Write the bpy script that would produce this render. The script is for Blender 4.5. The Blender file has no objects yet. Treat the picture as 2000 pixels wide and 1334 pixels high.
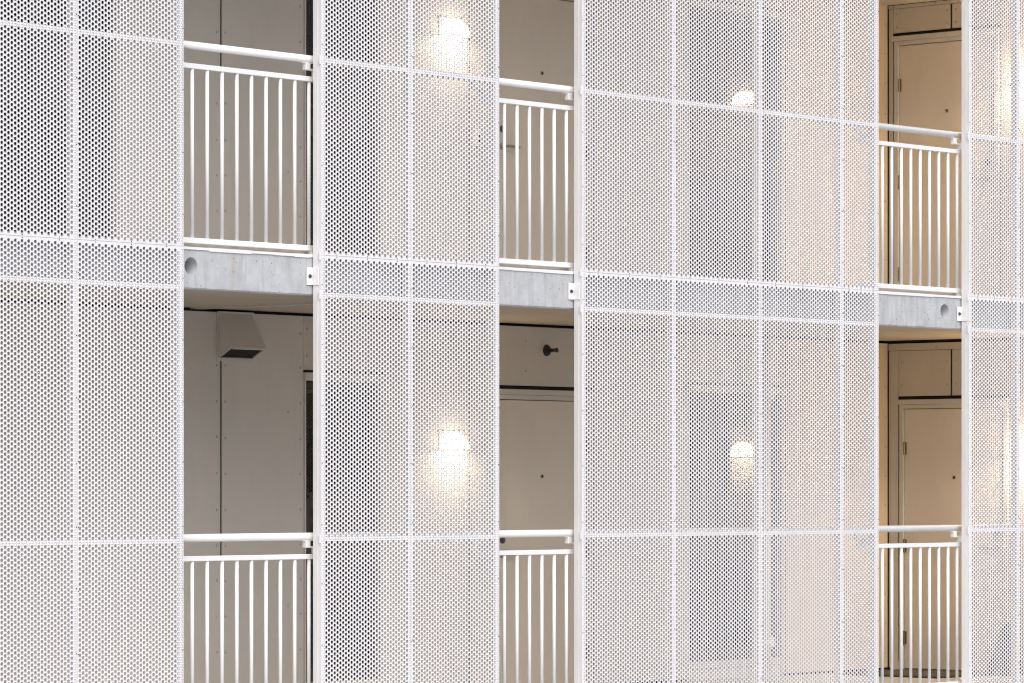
import bpy, bmesh, math, random
import numpy as np
from mathutils import Vector, Matrix
random.seed(7)
C = bpy.context.scene.collection
sc = bpy.context.scene
R = math.radians

# ------------------------------------------------------------------ camera, sky, sun, exposure
# X runs along the facade, Y into the building, Z up; the camera's eye height is Z = 0
cam_data = bpy.data.cameras.new('camera'); cam = bpy.data.objects.new('camera', cam_data); C.objects.link(cam)
cam.location = (0, -17.344, 0); cam.rotation_euler = (R(90), 0, R(-49))
cam_data.sensor_width = 36; cam_data.lens = 139.67; cam_data.shift_y = 0.1435
cam_data.clip_start = 0.1; cam_data.clip_end = 2000
sc.camera = cam

world = bpy.data.worlds.new('World'); sc.world = world; world.use_nodes = True
wn = world.node_tree.nodes; wl = world.node_tree.links
for n in list(wn): wn.remove(n)
wo = wn.new('ShaderNodeOutputWorld'); bg = wn.new('ShaderNodeBackground'); sky = wn.new('ShaderNodeTexSky')
sky.sky_type = 'NISHITA'; sky.sun_disc = False
sky.sun_elevation = R(45); sky.sun_rotation = R(214)
sky.air_density = 1.0; sky.dust_density = 2.5; sky.ozone_density = 1.0
bg.inputs['Strength'].default_value = 0.085
wl.new(sky.outputs[0], bg.inputs[0]); wl.new(bg.outputs[0], wo.inputs[0])

sun_data = bpy.data.lights.new('sun', 'SUN'); sun_data.energy = 1.5; sun_data.angle = R(60); sun_data.color = (1, 0.96, 0.91)
sun = bpy.data.objects.new('sun', sun_data); C.objects.link(sun)
sun.rotation_euler = (R(45), 0, R(-34))     # from the left front, 45 degrees high

vs = sc.view_settings
vs.view_transform = 'Standard'; vs.look = 'None'; vs.gamma = 1; vs.use_curve_mapping = False
vs.exposure = 0.76
sc.cycles.filter_width = 1.15      # crisp, as the photograph is sharpened

# ------------------------------------------------------------------ materials
def new_mat(name):
    m = bpy.data.materials.new(name); m.use_nodes = True
    nt = m.node_tree; b = nt.nodes['Principled BSDF']
    return m, nt, b

def noise(nt, scale, stretch=(1, 1, 1), detail=4, rough=0.55):
    tc = nt.nodes.new('ShaderNodeTexCoord'); mp = nt.nodes.new('ShaderNodeMapping'); mp.inputs['Scale'].default_value = stretch
    nz = nt.nodes.new('ShaderNodeTexNoise'); nz.inputs['Scale'].default_value = scale
    nz.inputs['Detail'].default_value = detail; nz.inputs['Roughness'].default_value = rough
    geo = nt.nodes.new('ShaderNodeNewGeometry')
    nt.links.new(geo.outputs['Position'], mp.inputs['Vector']); nt.links.new(mp.outputs[0], nz.inputs['Vector'])
    nt.nodes.remove(tc)
    return nz.outputs['Fac']

def ramp(nt, fac, stops):
    r = nt.nodes.new('ShaderNodeValToRGB'); e = r.color_ramp.elements
    while len(e) < len(stops): e.new(0.5)
    for el, (p, c) in zip(e, stops): el.position = p; el.color = (*c, 1)
    nt.links.new(fac, r.inputs[0]); return r.outputs[0]

def mixc(nt, fac, a, b, blend='MIX'):
    m = nt.nodes.new('ShaderNodeMix'); m.data_type = 'RGBA'; m.blend_type = blend
    if isinstance(fac, float): m.inputs[0].default_value = fac
    else: nt.links.new(fac, m.inputs[0])
    for sock, v in ((m.inputs[6], a), (m.inputs[7], b)):
        if isinstance(v, tuple): sock.default_value = (*v, 1)
        else: nt.links.new(v, sock)
    return m.outputs[2]

def bump(nt, b, fac, strength, dist=0.002):
    bp = nt.nodes.new('ShaderNodeBump'); bp.inputs['Strength'].default_value = strength; bp.inputs['Distance'].default_value = dist
    nt.links.new(fac, bp.inputs['Height']); nt.links.new(bp.outputs[0], b.inputs['Normal'])

def painted(name, col, var=0.06, rough=0.45, dirt=None, stretch=(1, 1, 0.35), bumpy=0.0, shift=0.0):
    m, nt, b = new_mat(name)
    lo = tuple(c * (1 - var) for c in col); hi = tuple(min(1, c * (1 + var)) for c in col)
    col_out = ramp(nt, noise(nt, 2.2, stretch, 6, 0.6), [(0.3, lo), (0.7, hi)])
    if dirt:
        f = ramp(nt, noise(nt, 9, (1.5, 1.5, 0.18), 6, 0.7), [(0.54, (0, 0, 0)), (0.82, (0.55, 0.55, 0.55))])
        col_out = mixc(nt, f, col_out, dirt)
    if shift:
        oi = nt.nodes.new('ShaderNodeObjectInfo'); hv = nt.nodes.new('ShaderNodeHueSaturation'); mr = nt.nodes.new('ShaderNodeMapRange')
        mr.inputs['To Min'].default_value = 1 - shift; mr.inputs['To Max'].default_value = 1 + shift
        nt.links.new(oi.outputs['Random'], mr.inputs['Value']); nt.links.new(mr.outputs[0], hv.inputs['Value'])
        nt.links.new(col_out, hv.inputs['Color']); col_out = hv.outputs[0]
    nt.links.new(col_out, b.inputs['Base Color'])
    rr = ramp(nt, noise(nt, 14, (1, 1, 1), 3), [(0.3, (rough - 0.06,) * 3), (0.7, (rough + 0.08,) * 3)])
    nt.links.new(rr, b.inputs['Roughness'])
    if bumpy: bump(nt, b, noise(nt, 260, (1, 1, 1), 2), bumpy, 0.001)
    return m

M = {}
M['white'] = painted('white_powder_coat', (0.795, 0.785, 0.80), 0.025, 0.42, (0.60, 0.58, 0.56), shift=0.02)
M['white_rail'] = painted('white_rail_paint', (0.82, 0.82, 0.82), 0.02, 0.38, (0.70, 0.68, 0.65))
M['cladding'] = painted('beige_cladding', (0.60, 0.56, 0.51), 0.03, 0.5, (0.52, 0.485, 0.44), bumpy=0.08, shift=0.04)
M['tan_glow_cladding'] = painted('tan_glow_cladding', (0.61, 0.555, 0.475), 0.03, 0.5, (0.53, 0.475, 0.40), bumpy=0.08, shift=0.03)  # return walls: part own tan, part warm lamp glow put into the colour
M['ochre_glow_cladding'] = painted('ochre_glow_cladding', (0.65, 0.54, 0.39), 0.03, 0.5, (0.56, 0.46, 0.33), bumpy=0.08)  # end panel: own tan plus the lamps' golden glow painted into the colour
M['tan_glow_door'] = painted('tan_glow_door_paint', (0.70, 0.63, 0.54), 0.03, 0.42, (0.62, 0.555, 0.47))  # right-hand doors: beige with the lamps' warm light mixed into the colour
M['door'] = painted('beige_door_paint', (0.72, 0.665, 0.595), 0.03, 0.42, (0.64, 0.59, 0.525))
M['trim'] = painted('beige_trim', (0.61, 0.57, 0.52), 0.03, 0.45)
M['rivet'] = painted('rivet_head', (0.47, 0.43, 0.385), 0.1, 0.4)
M['dark_frame'] = painted('dark_bronze_frame', (0.045, 0.038, 0.033), 0.15, 0.4)
M['backing'] = painted('black_membrane', (0.012, 0.011, 0.01), 0.2, 0.9)
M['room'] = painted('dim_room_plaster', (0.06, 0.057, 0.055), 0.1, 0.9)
M['rubber'] = painted('black_rubber', (0.02, 0.018, 0.017), 0.2, 0.6)
M['sack'] = painted('navy_cloth', (0.014, 0.013, 0.032), 0.3, 0.85)
M['floor'] = painted('grey_floor_coat', (0.56, 0.515, 0.455), 0.08, 0.6, (0.28, 0.26, 0.24), (1, 1, 1))

def concrete(name, base=(0.50, 0.515, 0.535)):
    m, nt, b = new_mat(name)
    c = ramp(nt, noise(nt, 7.0, (1, 1, 1), 8, 0.7), [(0.3, tuple(v * 0.80 for v in base)), (0.7, tuple(min(1, v * 1.12) for v in base))])
    st = ramp(nt, noise(nt, 17, (1, 1, 0.10), 7, 0.75), [(0.49, (0, 0, 0)), (0.68, (0.75, 0.75, 0.75))])
    c = mixc(nt, st, c, tuple(v * 0.66 for v in base))
    rust = ramp(nt, noise(nt, 5.5, (1, 1, 0.22), 5, 0.75), [(0.56, (0, 0, 0)), (0.70, (0.5, 0.5, 0.5))])
    c = mixc(nt, rust, c, (0.47, 0.40, 0.32))
    v = nt.nodes.new('ShaderNodeTexVoronoi'); v.inputs['Scale'].default_value = 24
    geo = nt.nodes.new('ShaderNodeNewGeometry'); nt.links.new(geo.outputs['Position'], v.inputs['Vector'])
    pit = ramp(nt, v.outputs['Distance'], [(0.07, (1, 1, 1)), (0.13, (0, 0, 0))])
    c = mixc(nt, pit, c, (0.13, 0.12, 0.12))
    nt.links.new(c, b.inputs['Base Color']); b.inputs['Roughness'].default_value = 0.85
    bump(nt, b, noise(nt, 60, (1, 1, 0.5), 6), 0.35, 0.004)
    return m
M['concrete'] = concrete('fair_faced_concrete')

def soffit():
    m, nt, b = new_mat('soffit_concrete')
    c = ramp(nt, noise(nt, 5, (0.35, 3, 1), 7, 0.65), [(0.3, (0.42, 0.37, 0.30)), (0.7, (0.56, 0.50, 0.42))])
    s = ramp(nt, noise(nt, 9, (0.25, 5, 1), 6, 0.7), [(0.64, (0, 0, 0)), (0.72, (0.7, 0.7, 0.7))])
    c = mixc(nt, s, c, (0.16, 0.13, 0.10))
    nt.links.new(c, b.inputs['Base Color']); b.inputs['Roughness'].default_value = 0.75
    return m
M['soffit'] = soffit()

def metal(name, col, rough):
    m, nt, b = new_mat(name); b.inputs['Base Color'].default_value = (*col, 1); b.inputs['Metallic'].default_value = 1
    rr = ramp(nt, noise(nt, 60, (1, 1, 1), 3), [(0.3, (rough * 0.8,) * 3), (0.7, (rough * 1.3,) * 3)])
    nt.links.new(rr, b.inputs['Roughness']); return m
M['steel'] = metal('brushed_steel', (0.48, 0.43, 0.36), 0.3)
M['hinge'] = metal('worn_brass_hinge', (0.30, 0.24, 0.16), 0.35)
M['bolt'] = metal('dark_zinc_bolt', (0.16, 0.17, 0.2), 0.4)

def glass():
    m = bpy.data.materials.new('window_glass'); m.use_nodes = True; nt = m.node_tree
    for n in list(nt.nodes): nt.nodes.remove(n)
    o = nt.nodes.new('ShaderNodeOutputMaterial'); mx = nt.nodes.new('ShaderNodeMixShader')
    t = nt.nodes.new('ShaderNodeBsdfTransparent'); t.inputs[0].default_value = (0.55, 0.58, 0.61, 1)
    g = nt.nodes.new('ShaderNodeBsdfGlossy'); g.inputs['Roughness'].default_value = 0.015
    f = nt.nodes.new('ShaderNodeFresnel'); f.inputs['IOR'].default_value = 1.75
    nt.links.new(f.outputs[0], mx.inputs[0]); nt.links.new(t.outputs[0], mx.inputs[1]); nt.links.new(g.outputs[0], mx.inputs[2])
    nt.links.new(mx.outputs[0], o.inputs[0]); return m
M['glass'] = glass()

def emit(name, col, strength):
    m, nt, b = new_mat(name); b.inputs['Base Color'].default_value = (0.85, 0.82, 0.76, 1)
    b.inputs['Emission Color'].default_value = (*col, 1); b.inputs['Emission Strength'].default_value = strength
    return m
M['lamp_shade'] = emit('lit_frosted_glass', (1, 0.74, 0.46), 13.0)
M['lamp_bulb'] = emit('lit_lamp_opening', (1, 0.76, 0.48), 170.0)
M['lamp_bulb_bright'] = emit('brighter_lamp_opening', (1, 0.74, 0.44), 280.0)
M['lamp_shade_bright'] = emit('brighter_frosted_glass', (1, 0.70, 0.40), 42.0)

def paving():
    m, nt, b = new_mat('paving')
    c = ramp(nt, noise(nt, 1.5, (1, 1, 1), 8, 0.65), [(0.3, (0.40, 0.395, 0.385)), (0.7, (0.50, 0.49, 0.475))])
    nt.links.new(c, b.inputs['Base Color']); b.inputs['Roughness'].default_value = 0.9; return m
M['paving'] = paving()

def mat_weave():
    m, nt, b = new_mat('doormat_weave')
    c = ramp(nt, noise(nt, 55, (1, 1, 1), 3, 0.8), [(0.4, (0.02, 0.018, 0.016)), (0.62, (0.16, 0.13, 0.10))])
    nt.links.new(c, b.inputs['Base Color']); b.inputs['Roughness'].default_value = 0.95; return m
M['doormat'] = mat_weave()

# ------------------------------------------------------------------ mesh helpers
class MB:
    def __init__(s): s.bm = bmesh.new()
    def box(s, x0, x1, y0, y1, z0, z1, bevel=0.0):
        ps = [(x0, y0, z0), (x1, y0, z0), (x1, y1, z0), (x0, y1, z0), (x0, y0, z1), (x1, y0, z1), (x1, y1, z1), (x0, y1, z1)]
        v = [s.bm.verts.new(p) for p in ps]
        fs = [s.bm.faces.new([v[i] for i in f]) for f in ((3, 2, 1, 0), (4, 5, 6, 7), (0, 1, 5, 4), (1, 2, 6, 5), (2, 3, 7, 6), (3, 0, 4, 7))]
        if bevel:
            es = list({e for f in fs for e in f.edges})
            bmesh.ops.bevel(s.bm, geom=es, offset=bevel, segments=2, affect='EDGES', profile=0.5)
        return s
    def tube(s, p0, p1, r, seg=16, r1=None, cap=True):
        p0 = Vector(p0); p1 = Vector(p1); d = p1 - p0
        m = Matrix.Translation((p0 + p1) / 2) @ d.to_track_quat('Z', 'Y').to_matrix().to_4x4()
        bmesh.ops.create_cone(s.bm, cap_ends=cap, segments=seg, radius1=r, radius2=r if r1 is None else r1, depth=d.length, matrix=m)
        return s
    def poly_prism(s, pts, x0, x1):       # pts in (y, z), extruded along x
        a = [s.bm.verts.new((x0, y, z)) for y, z in pts]; b = [s.bm.verts.new((x1, y, z)) for y, z in pts]
        n = len(pts); s.bm.faces.new(a); s.bm.faces.new(b[::-1])
        for i in range(n): s.bm.faces.new((a[(i + 1) % n], a[i], b[i], b[(i + 1) % n]))
        return s
    def mesh(s, name, mat, smooth=False):
        bmesh.ops.recalc_face_normals(s.bm, faces=s.bm.faces[:])
        me = bpy.data.meshes.new(name); s.bm.to_mesh(me); s.bm.free()
        if mat: me.materials.append(M[mat])
        if smooth:
            for p in me.polygons: p.use_smooth = len(p.vertices) == 4
        return me
    def build(s, name, mat, parent=None, smooth=False):
        return link(name, s.mesh(name, mat, smooth), parent)

def link(name, data, parent=None):
    o = bpy.data.objects.new(name, data); C.objects.link(o)
    if parent: o.parent = parent
    return o

def tag(o, label=None, cat=None, group=None, kind=None):
    for k, v in (('label', label), ('category', cat), ('group', group), ('kind', kind)):
        if v: o[k] = v
    return o

def thing(name, label, cat, loc=(0, 0, 0), rz=0.0, group=None):
    o = link(name, None); o.location = loc; o.rotation_euler = (0, 0, rz); o.empty_display_size = 0.2
    return tag(o, label, cat, group)

# ------------------------------------------------------------------ main levels (metres above the eye)
FLOOR = {0: -1.54, 1: 1.46}           # slab top of the lower and the upper gallery
H = 3.0
WALL_Y = 1.87                          # face of the cladding
SOFF = 2.765                           # soffit above the floor below it
RET_X = 26.85                          # face of the return wall at the gallery's end
GROUND = -4.60

# ------------------------------------------------------------------ ground and the mass behind the gallery
g = MB(); g.box(-600, 600, -600, 600, GROUND - 0.2, GROUND); tag(g.build('ground', 'paving'), kind='structure')
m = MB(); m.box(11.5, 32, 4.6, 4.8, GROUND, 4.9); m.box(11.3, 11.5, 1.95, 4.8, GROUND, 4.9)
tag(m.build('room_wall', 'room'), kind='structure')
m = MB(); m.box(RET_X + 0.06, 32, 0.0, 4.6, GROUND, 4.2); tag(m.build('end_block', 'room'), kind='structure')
m = MB(); m.box(11.5, RET_X + 0.05, 1.9, 2.05, GROUND, -1.79); tag(m.build('ground_storey_wall', 'cladding'), kind='structure')

# ------------------------------------------------------------------ concrete gallery slabs
def slab_mesh(x0, x1, zt, zb, cones):
    bm = bmesh.new(); n = int((x1 - x0) / 0.035); prev = None
    rnd = random.Random(int(zt * 100))
    for i in range(n + 1):
        x = x0 + (x1 - x0) * i / n
        j = rnd.uniform(0, 0.0025) + (rnd.uniform(0.003, 0.010) if rnd.random() < 0.06 else 0)
        k = rnd.uniform(0, 0.0015)
        ring = [bm.verts.new(p) for p in ((x, -0.05 + k, zt), (x, -0.05, zb + 0.008 + j), (x, -0.043 + j, zb), (x, 0.035 - j, zb), (x, 0.045, zb + 0.015), (x, 4.6, zb + 0.015), (x, 4.6, zt))]
        if prev:
            for a in range(7): bm.faces.new((prev[a], prev[(a + 1) % 7], ring[(a + 1) % 7], ring[a]))
        else: bm.faces.new(ring)
        prev = ring
    bm.faces.new(prev[::-1])
    bmesh.ops.recalc_face_normals(bm, faces=bm.faces[:])
    me = bpy.data.meshes.new('slab'); bm.to_mesh(me); bm.free(); me.materials.append(M['concrete'])
    if not cones: return me
    cut = bmesh.new()
    for x, z in cones:
        mt = Matrix.Translation((x, 0.005, z)) @ Matrix.Rotation(R(-90), 4, 'X')
        bmesh.ops.create_cone(cut, cap_ends=True, segments=32, radius1=0.059, radius2=0.034, depth=0.17, matrix=mt)
    bmesh.ops.recalc_face_normals(cut, faces=cut.faces[:])
    cme = bpy.data.meshes.new('cutter'); cut.to_mesh(cme); cut.free()
    so = bpy.data.objects.new('slab_tmp', me); co = bpy.data.objects.new('cut_tmp', cme); C.objects.link(so); C.objects.link(co)
    md = so.modifiers.new('b', 'BOOLEAN'); md.object = co; md.operation = 'DIFFERENCE'; md.solver = 'EXACT'
    dg = bpy.context.evaluated_depsgraph_get()
    out = bpy.data.meshes.new_from_object(so.evaluated_get(dg))
    bpy.data.objects.remove(so); bpy.data.objects.remove(co)
    out.name = 'slab'
    return out

def slab(zt, label, cones):
    t = thing('gallery_slab', label, 'floor slab', (11.5, 0, zt))
    o = link('concrete_deck', slab_mesh(11.5, 32, zt, zt - 0.25, cones), t); o.location = (-11.5, 0, -zt)
    off = (-11.5, 0, -zt)
    def add(mb, name, mat, parent=t):
        p = mb.build(name, mat, parent); p.location = off if parent is t else (0, 0, 0); return p
    m = MB(); rnd = random.Random(3)
    x = 11.5
    while x < 31.9:                                       # hand-trowelled white edge strip, slightly uneven
        w = rnd.uniform(0.12, 0.4); h = rnd.uniform(0.013, 0.019)
        m.box(x, min(32, x + w) - 0.0005, -0.056 - rnd.uniform(0, 0.002), 0.05, zt - h + 0.004, zt + 0.006 + rnd.uniform(0, 0.002)); x += w
    add(m, 'edge_strip', 'white_rail')
    add(MB().box(11.5, RET_X, 0.06, WALL_Y + 0.2, zt + 0.002, zt + 0.04), 'floor_finish', 'floor')
    zs = zt - 0.235
    add(MB().box(11.5, 18.83, 0.09, WALL_Y + 0.1, zs - 0.004, zs + 0.015), 'soffit_panel', 'soffit')
    add(MB().box(18.83, 18.90, 0.09, WALL_Y + 0.1, zs - 0.014, zs + 0.015), 'joint_strip', 'trim')
    add(MB().box(18.90, RET_X, 0.09, WALL_Y + 0.1, zs - 0.005, zs + 0.015), 'soffit_panel', 'soffit')
    for x, z in cones:
        add(MB().tube((x, 0.089, z), (x, 0.03, z), 0.020, 24, 0.018), 'anchor_plug', 'concrete')
    return t
slab(FLOOR[1], 'pale grey concrete gallery slab edge crossing the middle of the picture', [(16.924, 1.349), (24.897, 1.344)])
slab(FLOOR[0], 'lower concrete gallery floor under the doormat at the bottom right', [])
slab(FLOOR[1] + H, 'concrete roof slab above the upper gallery', [])

# ------------------------------------------------------------------ clad walls
def rivet_mesh(pts, along='x'):
    m = MB()
    for a, z in pts:
        n = Vector((0, -1, 0))
        m.tube((a, 0.001, z), (a, -0.004, z), 0.0105, 8, 0.007)
    return m

def backing(mb, x0, x1, z0, z1, holes, y0, y1):
    xs = sorted({x0, x1, *[h[0] for h in holes], *[h[1] for h in holes]})
    for a, b in zip(xs, xs[1:]):
        zz = z0
        for h in sorted([h for h in holes if h[0] <= a and h[1] >= b], key=lambda h: h[2]):
            if h[2] > zz: mb.box(a, b, y0, y1, zz, h[2])
            zz = h[3]
        if zz < z1: mb.box(a, b, y0, y1, zz, z1)

def wall(label, loc, rz, panels, holes, x0, x1, ztop):
    """local x along the wall, -y out of it, z above the slab"""
    t = thing('gallery_wall' if rz == 0 else 'return_wall', label, 'wall', loc, rz)
    b = MB(); backing(b, x0, x1, 0, ztop, holes, 0.035, 0.10); b.build('backing', 'backing', t)
    for (a, c, z0, z1, extra) in panels:
        p = MB().box(a, c, 0, 0.010, z0, z1).build('cladding_panel', 'tan_glow_cladding' if rz else 'ochre_glow_cladding' if a > 25.44 else 'cladding', t)
        pts = []
        n = max(2, round((z1 - z0) / 0.235))
        for i in range(n):
            z = z0 + (i + 0.5) * (z1 - z0) / n + random.uniform(-0.006, 0.006)
            if c - a > 0.3: pts += [(a + 0.032, z), (c - 0.032, z)]
            elif c - a > 0.1: pts += [(a + 0.03, z)]
        for e in extra: pts += [(e, z0 + (i + 0.5) * (z1 - z0) / 2) for i in range(2)]
        if pts: tag(rivet_mesh(pts).build('rivets', 'rivet', p), kind='stuff')
    return t

ZT = 2.738; ZH = 2.365; ZD = 2.30
common = [(18.90 - 0.75, 19.08, 0.06, ZT, [])]
right_part = [(19.098, 19.895, 0.06, ZT, [19.742]), (19.897, 20.363, ZH, ZT, []), (20.381, 20.703, ZH, ZT, []), (20.708, 21.623, 0.06, ZT, []),
              (21.641, 21.875, 0.06, ZT, []), (21.879, 23.035, ZD, ZT, [22.26]), (23.045, 24.172, 0.06, ZT, []), (24.176, 25.398, ZH, ZT, []),
              (25.402, 25.438, 0.06, ZT, []), (25.456, RET_X - 0.012, 0.06, ZT, [])]
HB = (19.90, 20.70, 0.03, 2.345); HC = (24.18, 25.395, 0.03, 2.345); HD = (21.89, 23.02, 0.03, 2.275); HA = (16.72, 18.13, 0.03, 2.345)
wall('beige clad back wall of the upper gallery', (0, WALL_Y, FLOOR[1]), 0,
     [(11.6, 13.3, 0.06, ZT, []), (13.318, 15.0, 0.06, ZT, []), (15.018, 16.715, 0.06, ZT, []), (16.72, 18.135, ZH, ZT, []), (18.14, 19.08, 0.06, ZT, [])] + right_part,
     [HA, HB, HC, HD], 11.5, RET_X, SOFF)
wall('beige clad back wall of the lower gallery behind the vent hood', (0, WALL_Y, FLOOR[0]), 0,
     [(11.6, 13.3, 0.06, ZT, []), (13.318, 15.0, 0.06, ZT, []), (15.018, 16.7, 0.06, ZT, []), (16.718, 17.74, 0.06, ZT, []), (17.756, 19.08, 0.06, ZT, [])] + right_part,
     [HB, HC, HD], 11.5, RET_X, SOFF)

# return walls: local x = WALL_Y - world Y
def ret(yw): return WALL_Y - yw
for k, (yl, yr) in {1: (1.767, 0.815), 0: (1.715, 0.725)}.items():
    l, r = ret(yl) - 0.045, ret(yr) + 0.045
    top = 2.50 if k else 2.675
    pn = [(0.006, l - 0.012, 0.06, top, []), (r + 0.012, WALL_Y + 0.02, 0.06, top, []),
          (l - 0.008, ret(1.25), ZD, top, []), (ret(1.232), r + 0.008, ZD, top, [])]
    w = wall('glow-tinted tan return wall closing the %s gallery at the right' % ('upper' if k else 'lower'), (RET_X, WALL_Y, FLOOR[k]), R(-90), pn,
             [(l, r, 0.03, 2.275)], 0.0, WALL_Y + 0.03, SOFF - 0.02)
    tr = MB().box(0.004, WALL_Y + 0.02, -0.004, 0.009, top + 0.003, SOFF - 0.03 if not k else top + 0.03).build('head_trim', 'tan_glow_cladding', w)
    tag(rivet_mesh([(0.06 + 0.42 * i, top + 0.025 if not k else top + 0.015) for i in range(5)]).build('rivets', 'rivet', tr), kind='stuff').location = (0, -0.004, 0)
    MB().box(0.03, l - 0.002, -0.012, 0.0, 0.042, 0.115).build('skirting', 'trim', w)
for k in (0, 1):
    pass
# boxed-in ceiling over the upper right alcove, lamp glow partly in its tan
t = thing('dropped_ceiling', 'glow-tinted tan boxed ceiling over the upper right doorway', 'ceiling', (25.47, 0.1, FLOOR[1] + 2.535))
MB().box(0, RET_X - 0.004 - 25.47, 0, WALL_Y - 0.104, 0, 0.012).build('ceiling_panel', 'tan_glow_cladding', t)
MB().box(0, RET_X - 0.004 - 25.47, -0.012, 0, -0.002, 0.22).build('fascia', 'tan_glow_cladding', t)
tag(MB().tube((0.9, 1.70, 0.002), (0.9, 1.70, -0.004), 0.009, 8).tube((1.2, 1.70, 0.002), (1.2, 1.70, -0.004), 0.009, 8).build('rivets', 'rivet', t), kind='stuff')

# ------------------------------------------------------------------ entrance doors
def entrance_door(label, loc, rz, x0, x1, handle_left, hinges, lock_z=1.185, group='beige entrance doors'):
    t = thing('entrance_door', label, 'door', loc, rz, group)
    L = lambda mb, name, mat, par=t: mb.build(name, mat, par)
    w = 0.040
    fr = MB(); fr.box(x0 - w, x0 - 0.003, -0.008, 0.07, 0.03, 2.262, 0.0); fr.box(x1 + 0.003, x1 + w, -0.008, 0.07, 0.03, 2.262)
    fr.box(x0 - w - 0.001, x1 + w + 0.001, -0.007, 0.07, 2.197, 2.230)
    f = L(fr, 'door_frame', 'trim')
    L(MB().box(x0 - w - 0.012, x1 + w + 0.012, -0.028, 0.03, 2.232, 2.272, 0.003), 'head_trim', 'trim', f)
    L(MB().box(x0 - w - 0.002, x1 + w + 0.002, -0.004, 0.03, 2.274, 2.292), 'head_gap', 'backing', f)
    L(MB().box(x0 - 0.003, x1 + 0.003, 0.005, 0.07, 0.03, 0.052), 'threshold', 'steel', f)
    leaf = L(MB().box(x0, x1, 0.012, 0.058, 0.058, 2.192, 0.002), 'door_leaf', 'tan_glow_door' if rz else 'door')
    cx = (x0 + x1) / 2
    pe = MB().tube((cx, 0.013, 1.63), (cx, 0.006, 1.63), 0.017, 20, 0.015); pe = L(pe, 'peephole', 'steel', leaf)
    L(MB().tube((cx, 0.0065, 1.63), (cx, 0.0045, 1.63), 0.011, 16), 'peephole_lens', 'rubber', leaf)
    hx = x0 + 0.075 if handle_left else x1 - 0.075; s = 1 if handle_left else -1
    h = MB(); h.tube((hx, 0.013, 1.055), (hx, 0.004, 1.055), 0.026, 24); h.tube((hx, 0.01, 1.055), (hx, -0.045, 1.055), 0.0095, 12)
    h.tube((hx - s * 0.005, -0.045, 1.055), (hx + s * 0.125, -0.045, 1.055), 0.0105, 12); h.tube((hx + s * 0.125, -0.053, 1.055), (hx + s * 0.125, -0.005, 1.055), 0.0095, 12)
    L(h, 'lever_handle', 'steel')
    lk = MB(); lk.tube((hx, 0.013, lock_z), (hx, 0.001, lock_z), 0.027, 24, 0.024); lk.tube((hx, 0.002, lock_z), (hx, -0.006, lock_z), 0.013, 16)
    L(lk, 'lock_cylinder', 'bolt')
    ex = x1 + 0.001 if handle_left else x0 - 0.001
    for z in hinges:
        hg = MB(); hg.tube((ex, 0.004, z - 0.055), (ex, 0.004, z + 0.055), 0.0115, 10)
        for i in range(3): hg.tube((ex, 0.004, z - 0.0553 + i * 0.037), (ex, 0.004, z - 0.0515 + i * 0.037), 0.0135, 10)
        hg.box(ex - 0.022, ex + 0.022, 0.0095, 0.0115, z - 0.05, z + 0.05)
        L(hg, 'hinge', 'hinge')
    return t
HN = (1.87, 1.07, 0.31)
entrance_door('beige entrance door behind the upper middle railing, lever handle at its left', (0, WALL_Y, FLOOR[1]), 0, 21.932, 22.978, True, HN)
entrance_door('beige entrance door behind the lower middle railing, below the black wall fitting', (0, WALL_Y, FLOOR[0]), 0, 21.932, 22.978, True, HN, 1.16)
entrance_door('glow-tinted tan entrance door in the return wall of the upper right gallery', (RET_X, WALL_Y, FLOOR[1]), R(-90), ret(1.767), ret(0.815), False, HN)
entrance_door('glow-tinted tan entrance door in the return wall by the doormat at lower right', (RET_X, WALL_Y, FLOOR[0]), R(-90), ret(1.715), ret(0.725), False, HN)

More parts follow.
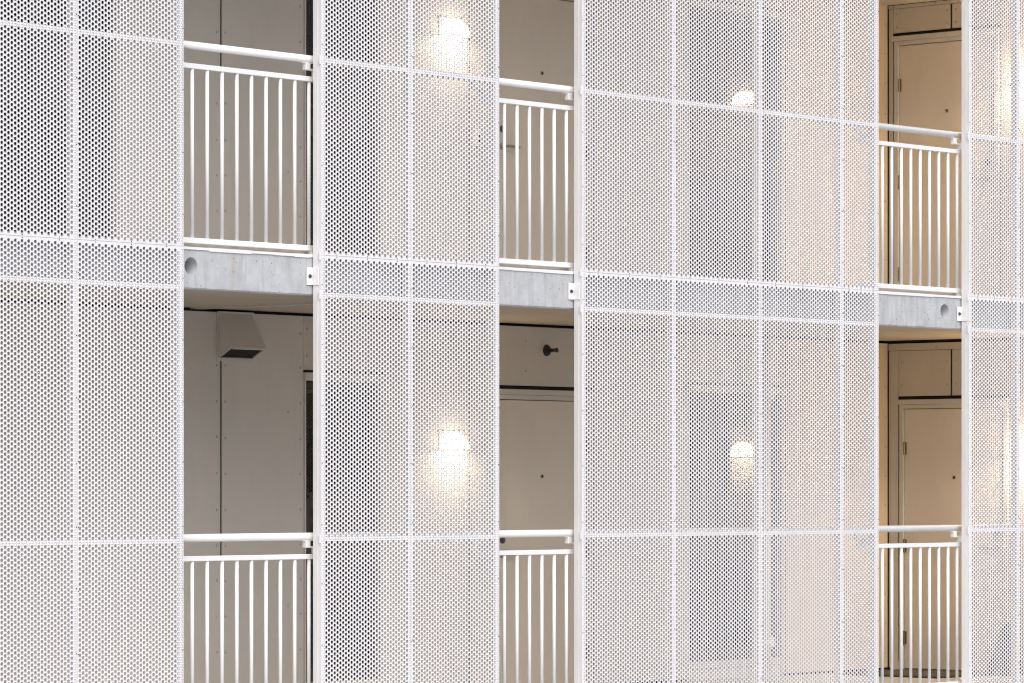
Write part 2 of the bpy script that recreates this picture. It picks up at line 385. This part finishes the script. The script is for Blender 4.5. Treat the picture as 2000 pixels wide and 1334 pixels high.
# ------------------------------------------------------------------ glazed doors with dark frames
def glazed(name, label, x0, x1, k, leaves=1):
    t = thing(name, label, 'glazed door' if leaves == 1 else 'window', (0, WALL_Y, FLOOR[k]), 0, 'dark framed glazed doors')
    a, b, z0, z1 = x0 + 0.016, x1 - 0.016, 0.19, 2.285
    tr = MB(); tr.box(x0, x0 + 0.014, -0.006, 0.10, 0.04, z1 + 0.004); tr.box(x1 - 0.014, x1, -0.006, 0.10, 0.04, z1 + 0.004)
    trim = tr.build('reveal_trim', 'trim', t)
    MB().box(x0 - 0.012, x1 + 0.012, -0.03, 0.10, z1 + 0.006, z1 + 0.062, 0.002).build('head_trim', 'trim', trim)
    MB().box(x0 - 0.008, x1 + 0.008, -0.004, 0.03, z1 + 0.064, z1 + 0.078).build('head_gap', 'backing', trim)
    f = MB(); y0, y1 = 0.045, 0.095; w = 0.03
    f.box(a, a + w, y0, y1, z0, z1); f.box(b - w, b, y0, y1, z0, z1); f.box(a + w, b - w, y0, y1, z1 - 0.045, z1); f.box(a + w, b - w, y0, y1, z0, z0 + 0.04)
    MB().box(a, b, -0.012, 0.09, 0.135, 0.188, 0.002).build('sill', 'trim', trim)
    MB().box(a, b, 0.002, 0.09, 0.045, 0.128).build('plinth_panel', 'trim', trim)
    f.build('frame', 'dark_frame', t)
    step = (b - a - 2 * w) / leaves
    for i in range(leaves):
        p, q = a + w + i * step, a + w + (i + 1) * step
        s = MB(); v = 0.032
        s.box(p + 0.002, p + v, y0 + 0.008, y1 - 0.008, z0 + 0.042, z1 - 0.047); s.box(q - v, q - 0.002, y0 + 0.008, y1 - 0.008, z0 + 0.042, z1 - 0.047)
        s.box(p + v, q - v, y0 + 0.009, y1 - 0.009, 2.205, z1 - 0.047); s.box(p + v, q - v, y0 + 0.009, y1 - 0.009, z0 + 0.042, 0.28)
        s.box(p + v, q - v, y0 + 0.004, y1 - 0.009, 1.455, 1.512); s.box(p + v, q - v, y0 + 0.004, y1 - 0.009, 1.005, 1.055)
        s.build('sash', 'dark_frame', t)
        MB().tube((p + v, y0 - 0.006, 1.482), (q - v, y0 - 0.006, 1.482), 0.010, 10).build('grab_bar', 'dark_frame', t)
        for nm, za, zb in (('upper_pane', 1.512, 2.205), ('lower_pane', 0.28, 1.005)):
            MB().box(p + v - 0.004, q - v + 0.004, y0 + 0.018, y0 + 0.026, za, zb).build(nm, 'glass', t)
        mp = MB().box(p + v, q - v, y0 + 0.022, y0 + 0.03, 1.055, 1.455).build('middle_panel', 'dark_frame', t)
        lv = MB()
        for j in range(3): lv.box(p + v + 0.07, q - v - 0.06, y0 + 0.012, y0 + 0.0215, 1.13 + j * 0.10, 1.20 + j * 0.10)
        lv.build('letter_slat', 'dark_frame', mp)
    return t
glazed('glazed_door', 'dark narrow glazed door behind the second screen, upper gallery', 19.90, 20.70, 1)
glazed('glazed_door', 'dark narrow glazed door behind the second screen, lower gallery', 19.90, 20.70, 0)
glazed('glazed_door', 'dark glazed door behind the wide screen, upper gallery', 24.18, 25.395, 1)
glazed('glazed_door', 'dark glazed door behind the wide screen beside the white downpipe', 24.18, 25.395, 0)
glazed('window', 'dark wide glazed window behind the leftmost screen, upper gallery', 16.72, 18.13, 1, 2)

# ------------------------------------------------------------------ wall lamps
def wall_lamp(label, loc, rz, bright='', group='lit wall lamps'):
    t = thing('wall_lamp', label, 'wall lamp', loc, rz, group); r = 0.125
    bm = bmesh.new(); rows = []
    for i in range(9):
        th = R(90) * i / 8
        rows.append([bm.verts.new((r * math.cos(ph) * math.cos(th), -0.012 - r * math.sin(ph) * math.cos(th), r * math.sin(th))) for ph in [math.pi * j / 18 for j in range(19)]])
    for a, b in zip(rows, rows[1:]):
        for j in range(18):
            try: bm.faces.new((a[j], a[j + 1], b[j + 1], b[j]))
            except ValueError: pass
    bmesh.ops.remove_doubles(bm, verts=bm.verts[:], dist=1e-5); bmesh.ops.recalc_face_normals(bm, faces=bm.faces[:])
    me = bpy.data.meshes.new('lamp_shade'); bm.to_mesh(me); bm.free(); me.materials.append(M['lamp_shade' + bright])
    for p in me.polygons: p.use_smooth = True
    link('lamp_shade', me, t)
    b = MB(); vs_ = [b.bm.verts.new((0.055 * math.cos(2 * math.pi * j / 20), -0.072 + 0.045 * math.sin(2 * math.pi * j / 20), 0.012)) for j in range(20)]
    b.bm.faces.new(vs_); d = b.build('lamp_opening', 'lamp_bulb' + bright, t)
    MB().box(-0.135, 0.135, -0.010, 0.002, -0.008, 0.132, 0.003).build('back_plate', 'trim', t)
    rim = MB(); pts = [(0.126 * math.cos(math.pi * j / 16), -0.012 - 0.126 * math.sin(math.pi * j / 16), -0.002) for j in range(17)]
    for p, q in zip(pts, pts[1:]): rim.tube(p, q, 0.004, 6)
    rim.build('rim', 'trim', t)
    return t
wall_lamp('glowing half dome wall lamp between glazed door and entrance door, upper gallery', (21.43, WALL_Y, 3.28), 0)
wall_lamp('glowing half dome wall lamp between glazed door and entrance door, lower gallery', (21.43, WALL_Y, 0.285), 0)
wall_lamp('glowing wall lamp on the upper return wall at the right picture edge', (RET_X, 0.52, 3.26), R(-90), '_bright')
wall_lamp('glowing wall lamp on the lower return wall at the right picture edge', (RET_X, 0.50, 0.27), R(-90), '_bright')

for k, x in ((1, 21.715), (0, 21.715)):
    t = thing('doorbell', 'small pale doorbell plate left of the %s middle entrance door' % ('upper' if k else 'lower'), 'doorbell', (x, WALL_Y, FLOOR[k] + 1.09), 0, 'doorbell plates')
    MB().box(-0.034, 0.034, -0.022, -0.001, -0.055, 0.055, 0.004).build('plate', 'white_rail', t)
    MB().tube((0, -0.020, -0.02), (0, -0.027, -0.02), 0.013, 16).build('button', 'rubber', t)
    MB().box(-0.02, 0.02, -0.0235, -0.0215, 0.012, 0.038).build('speaker_grille', 'rubber', t)

# ------------------------------------------------------------------ vent hood, sprinkler, downpipe, doormat, sack
t = thing('vent_hood', 'beige metal wedge vent hood high on the lower left wall', 'vent hood', (19.06, WALL_Y, 0.880))
W, HH, P, ZP = 0.325, 0.31, 0.14, 0.075
bm = MB(); th = 0.004
bm.poly_prism([(0, HH), (-P, ZP), (-P + th, ZP + 0.002), (0, HH - th * 2.2)], 0, W)                      # sloping front
s1 = bm.build('sloping_front', 'trim', t)
for x in (0.0, W - th):
    MB().poly_prism([(0, HH - 0.001), (-P + 0.001, ZP), (0, 0)], x + (0.0005 if x == 0 else -0.0005), x + th).build('side_cheek', 'trim', t)
MB().box(0, W, -0.012, -0.0005, -0.014, 0.008).build('bottom_lip', 'trim', t)
MB().box(0.004, W - 0.004, -P - 0.003, -P + 0.012, ZP - 0.012, ZP + 0.001).build('front_lip', 'trim', t)
MB().box(-0.012, W + 0.004, -0.018, -0.001, HH, HH + 0.014, 0.002).build('top_flange', 'trim', t)
MB().box(-0.016, -0.001, -0.006, -0.0005, -0.014, HH).build('side_flange', 'trim', t)
MB().poly_prism([(-0.002, 0.014), (-P + 0.016, ZP + 0.004), (-P + 0.018, ZP + 0.008), (-0.002, 0.02)], 0.006, W - 0.006).build('opening', 'backing', t)

t = thing('sprinkler_head', 'small black round fitting above the lower middle door', 'wall fitting', (22.497, WALL_Y, 1.028))
MB().tube((0, 0, 0), (0, -0.012, 0), 0.044, 24, 0.038).build('rosette', 'rubber', t)
st = MB(); st.tube((0, -0.01, 0), (0, -0.055, 0), 0.017, 14, 0.013); st.build('stem', 'rubber', t)
hd = MB(); hd.tube((0, -0.055, 0.0), (0, -0.07, 0.0), 0.012, 12); hd.tube((0, -0.07, 0.010), (0, -0.098, 0.010), 0.003, 8); hd.tube((0, -0.07, -0.010), (0, -0.098, -0.010), 0.003, 8)
hd.tube((0, -0.096, 0), (0, -0.101, 0), 0.018, 12); hd.build('spray_frame', 'rubber', t)

t = thing('downpipe', 'white vertical downpipe beside the lower glazed door behind the wide screen', 'downpipe', (24.98, 1.73, -1.50))
MB().tube((0, 0, 0), (0, 0, 2.66), 0.052, 20).build('pipe', 'white_rail', t, True)
for z in (0.27, 2.22):
    MB().tube((0, 0, z), (0, 0, z + 0.035), 0.058, 20).box(0.03, 0.09, -0.03, 0.03, z - 0.02, z + 0.055).build('pipe_clip', 'white_rail', t)

t = thing('doormat', 'dark speckled doormat before the lower right door', 'doormat', (26.33, 1.22, -1.499))
MB().box(-0.46, 0.47, -0.52, 0.48, 0, 0.012, 0.003).build('mat', 'doormat', t)
MB().box(-0.48, 0.49, -0.54, 0.50, -0.001, 0.006).build('mat_border', 'rubber', t)

bm = bmesh.new(); rnd = random.Random(5); prev = None; N = 22
for i in range(15):
    z = i / 14; rr = (0.125 * (1 - z) ** 0.8 + 0.012) * (1 + 0.06 * math.sin(z * 9)); ring = []
    for j in range(N):
        a = 2 * math.pi * j / N; q = rr * (1 + 0.16 * math.sin(5 * a + z * 3) + 0.05 * math.sin(11 * a))
        ring.append(bm.verts.new((q * math.cos(a) + 0.05 * z, q * math.sin(a), z * 0.42)))
    if prev:
        for j in range(N): bm.faces.new((prev[j], prev[(j + 1) % N], ring[(j + 1) % N], ring[j]))
    else: bm.faces.new(ring[::-1])
    prev = ring
bm.faces.new(prev)
me = bpy.data.meshes.new('cloth_sack'); bm.to_mesh(me); bm.free(); me.materials.append(M['sack'])
for p in me.polygons: p.use_smooth = True
t = link('cloth_sack', me); t.location = (26.66, 0.60, -1.50)
tag(t, 'dark navy cloth sack slumped by the lower return wall at bottom right', 'sack')

# ------------------------------------------------------------------ perforated screens
PITCH = 0.0297; HR = 0.0103; TH = 0.0025
def sheet_mesh(w, h):
    mx, mz = 0.018, 0.0235
    nc = int(round((w - 2 * mx) / 0.02572)) + 1; q = (w - 2 * mx) / (nc - 1)
    nr = int(round((h - 2 * mz) / PITCH)); p = (h - 2 * mz) / nr          # nr cells in odd columns
    ring = np.array([(math.cos(R(15 + 30 * k)), math.sin(R(15 + 30 * k))) for k in range(12)]) * HR
    cen = []
    for i in range(nc):
        if i % 2 == 0: zs = mz + np.arange(nr + 1) * p
        else: zs = mz + (np.arange(nr) + 0.5) * p
        cen.append(np.column_stack([np.full(len(zs), mx + i * q), zs]))
    cen = np.vstack(cen); n = len(cen)
    cr = np.array([(q / 2, p / 2), (-q / 2, p / 2), (-q / 2, -p / 2), (q / 2, -p / 2)])
    V = np.zeros((n, 28, 3))
    V[:, :4, 0] = cen[:, None, 0] + cr[None, :, 0]; V[:, :4, 2] = cen[:, None, 1] + cr[None, :, 1]
    for o, y in ((4, 0.0), (16, TH)):
        V[:, o:o + 12, 0] = cen[:, None, 0] + ring[None, :, 0]; V[:, o:o + 12, 1] = y; V[:, o:o + 12, 2] = cen[:, None, 1] + ring[None, :, 1]
    tris = []; quads = []
    for c in range(4):
        b = 4 + 3 * c
        tris += [(c, b, b + 1), (c, b + 1, b + 2)]
        quads.append((c, b + 2, 4 + (3 * c + 3) % 12, (c + 1) % 4))
    for k in range(12): quads.append((4 + k, 4 + (k + 1) % 12, 16 + (k + 1) % 12, 16 + k))
    tris = np.array(tris); quads = np.array(quads)
    base = (np.arange(n) * 28)[:, None, None]
    T = (tris[None] + base).reshape(-1, 3); Q = (quads[None] + base).reshape(-1, 4)
    V = V.reshape(-1, 3)
    # solid margins: left, right, and the top/bottom ends of every column
    ex = []; top_e = mz + nr * p + p / 2; bot_e = mz - p / 2
    def rect(xa, xb, za, zb, y=0.0): ex.append([(xa, y, za), (xb, y, za), (xb, y, zb), (xa, y, zb)])
    x_l = mx - q / 2; x_r = w - mx + q / 2
    rect(0, x_l, 0, h); rect(x_r, w, 0, h)
    for i in range(nc):
        xa, xb = mx + (i - 0.5) * q, mx + (i + 0.5) * q
        if i % 2 == 0: rect(xa, xb, 0, bot_e); rect(xa, xb, top_e, h)
        else: rect(xa, xb, 0, mz); rect(xa, xb, mz + nr * p, h)
    ex += [[(0, 0, 0), (0, 0, h), (0, TH, h), (0, TH, 0)], [(w, 0, 0), (w, TH, 0), (w, TH, h), (w, 0, h)],
           [(0, 0, 0), (0, TH, 0), (w, TH, 0), (w, 0, 0)], [(0, 0, h), (w, 0, h), (w, TH, h), (0, TH, h)]]
    E = np.array(ex).reshape(-1, 3); QE = np.arange(len(E)).reshape(-1, 4) + len(V)
    V = np.vstack([V, E]); Q = np.vstack([Q, QE])
    me = bpy.data.meshes.new('perforated_sheet')
    me.vertices.add(len(V)); me.vertices.foreach_set('co', V.ravel())
    loops = np.concatenate([T.ravel(), Q.ravel()]); me.loops.add(len(loops)); me.loops.foreach_set('vertex_index', loops.astype(np.int32))
    me.polygons.add(len(T) + len(Q))
    st = np.concatenate([np.arange(len(T)) * 3, len(T) * 3 + np.arange(len(Q)) * 4])
    me.polygons.foreach_set('loop_start', st.astype(np.int32))
    me.update(calc_edges=True); me.validate()
    me.materials.append(M['white'])
    return me

SHEET_Y = -0.130; BACK_Y = SHEET_Y + TH + 0.0005
RAILS = (1.456, 1.212, 2.683)
def screen(label, xs, left_bracket=True):
    t = thing('perforated_screen', label, 'metal screen', (xs[0], SHEET_Y, FLOOR[0]), 0, 'white perforated screens')
    ox, oy, oz = xs[0], SHEET_Y, FLOOR[0]
    def put(mb, name, mat, par=t):
        o = mb.build(name, mat, par)
        if par is t: o.location = (-ox, -oy, -oz)
        return o
    z_lo, z_hi = FLOOR[0] - 1.0, FLOOR[1] + H
    for a, b in zip(xs, xs[1:]):
        me = sheet_mesh(b - a - 0.003, H - 0.004)
        for k in range(2):
            o = link('perforated_sheet', me, t); o.location = (a + 0.0015 - ox, 0, FLOOR[k] + 0.002 - oz)
            sc_ = MB()
            rnd = random.Random(int(a * 50) + k)
            for i in range(8):
                z = 0.19 + i * 0.375 + rnd.uniform(-0.01, 0.01)
                for x in (0.0062, b - a - 0.009): sc_.tube((x, 0.0005, z), (x, -0.0016, z), 0.0036, 8)
            for i in range(3):
                for z in (0.0062, H - 0.010): sc_.tube(((i + 0.5) * (b - a) / 3, 0.0005, z), ((i + 0.5) * (b - a) / 3, -0.0016, z), 0.0036, 8)
            tag(sc_.build('screws', 'bolt', o), kind='stuff')
    for i, x in enumerate(xs):
        if 0 < i < len(xs) - 1:
            put(MB().box(x - 0.029, x + 0.010, BACK_Y, BACK_Y + 0.05, z_lo, z_hi), 'stud', 'white')
        else:
            s = 1 if i == 0 else -1
            a, b = sorted((x + s * 0.001, x + s * 0.042))
            put(MB().box(a, b, BACK_Y, BACK_Y + 0.024, z_lo, z_hi), 'edge_frame', 'white')
            a, b = sorted((x - s * 0.003, x + s * 0.046))
            put(MB().box(a, b, BACK_Y + 0.026, BACK_Y + 0.064, z_lo, z_hi), 'end_post', 'white')
    for k in range(-1, 2):
        for z in RAILS:
            zz = z + H * k
            if zz < z_lo or zz > z_hi: continue
            for a, b in zip(xs, xs[1:]):
                put(MB().box(a + 0.0105 + (0.032 if a == xs[0] else 0), b - 0.0295 - (0.013 if b == xs[-1] else 0), BACK_Y + 0.0004, BACK_Y + 0.040, zz - 0.014, zz + 0.014), 'cross_rail', 'white')
            put(MB().box(xs[0] - 0.012, xs[0] + 0.0005, BACK_Y - 0.001, BACK_Y + 0.005, zz - 0.026, zz + 0.028), 'clip', 'white')
    if left_bracket:
        x = xs[0]
        for k in (0, 1):
            z = 1.330 + H * (k - 1)
            br = MB(); br.box(x - 0.055, x - 0.0035, -0.0595, -0.0545, z - 0.055, z + 0.055); br.box(x - 0.0095, x - 0.0032, BACK_Y + 0.012, -0.0592, z - 0.055, z + 0.055)
            b_ = put(br, 'bracket', 'white_rail')
            bo = MB(); bo.tube((x - 0.030, -0.059, z), (x - 0.030, -0.067, z), 0.013, 6); bo.tube((x - 0.030, -0.066, z), (x - 0.030, -0.074, z), 0.006, 8)
            bo.build('bolt', 'bolt', b_)
    return t
screen('white perforated metal screen at the left picture edge', [14.18, 15.048, 15.916, 16.785], False)
screen('white perforated two-bay screen between left and middle openings', [17.982, 18.822, 19.676])
screen('widest white perforated screen, four bays, right of the middle opening', [20.522, 21.525, 22.510, 23.485, 23.933])
screen('white perforated metal screen at the right picture edge', [25.106, 25.785, 26.62])

# ------------------------------------------------------------------ railings and handrails
BAL = {'left': (16.70, 18.06, [16.982 + 0.1279 * i for i in range(-1, 9)]),
       'middle': (19.58, 20.60, [19.874 + 0.1274 * i for i in range(-1, 6)]),
       'right': (23.84, 25.18, [24.158 + 0.1219 * i for i in range(-1, 9)])}
for k in (0, 1):
    for nm, (x0, x1, bx) in BAL.items():
        z = FLOOR[k]
        t = thing('railing', 'white barred railing in the %s opening, %s gallery' % (nm, 'upper' if k else 'lower'), 'railing', (x0, 0, z), 0, 'white barred railings')
        MB().box(0, x1 - x0, -0.016, 0.016, 1.096, 1.128, 0.003).build('top_rail', 'white_rail', t)
        MB().box(0, x1 - x0, -0.016, 0.016, 0.033, 0.067, 0.003).build('bottom_rail', 'white_rail', t)
        bme = MB().tube((0, 0, 0.0665), (0, 0, 1.0965), 0.0120, 16).mesh('baluster', 'white_rail', True)
        for x in bx:
            b = link('baluster', bme, t); b.location = (x - x0, 0, 0)
        for x in (0.03, x1 - x0 - 0.03):
            MB().box(x - 0.015, x + 0.015, -0.015, 0.015, 0.004, 0.0335).build('foot', 'white_rail', t)
    t = thing('handrail', 'white round handrail running along the %s gallery' % ('upper' if k else 'lower'), 'handrail', (16.63, 0, FLOOR[k]), 0, 'white handrails')
    MB().tube((0, 0, 1.238), (26.80 - 16.63, 0, 1.238), 0.0245, 24).build('tube', 'white_rail', t, True)
    for x in (17.985, 20.535, 25.090, 16.66, 19.56, 23.84):
        xx = x - 16.63
        h = MB(); h.box(xx - 0.022, xx + 0.020, -0.016, 0.016, 1.168, 1.212, 0.002); h.box(xx + 0.018, xx + 0.062, -0.014, 0.014, 1.166, 1.178); h.box(xx + 0.060, xx + 0.066, -0.045, 0.014, 1.130, 1.177)
        h.box(xx - 0.05, xx + 0.05, -0.012, 0.012, 1.2105, 1.216)
        h.build('handrail_bracket', 'white_rail', t)
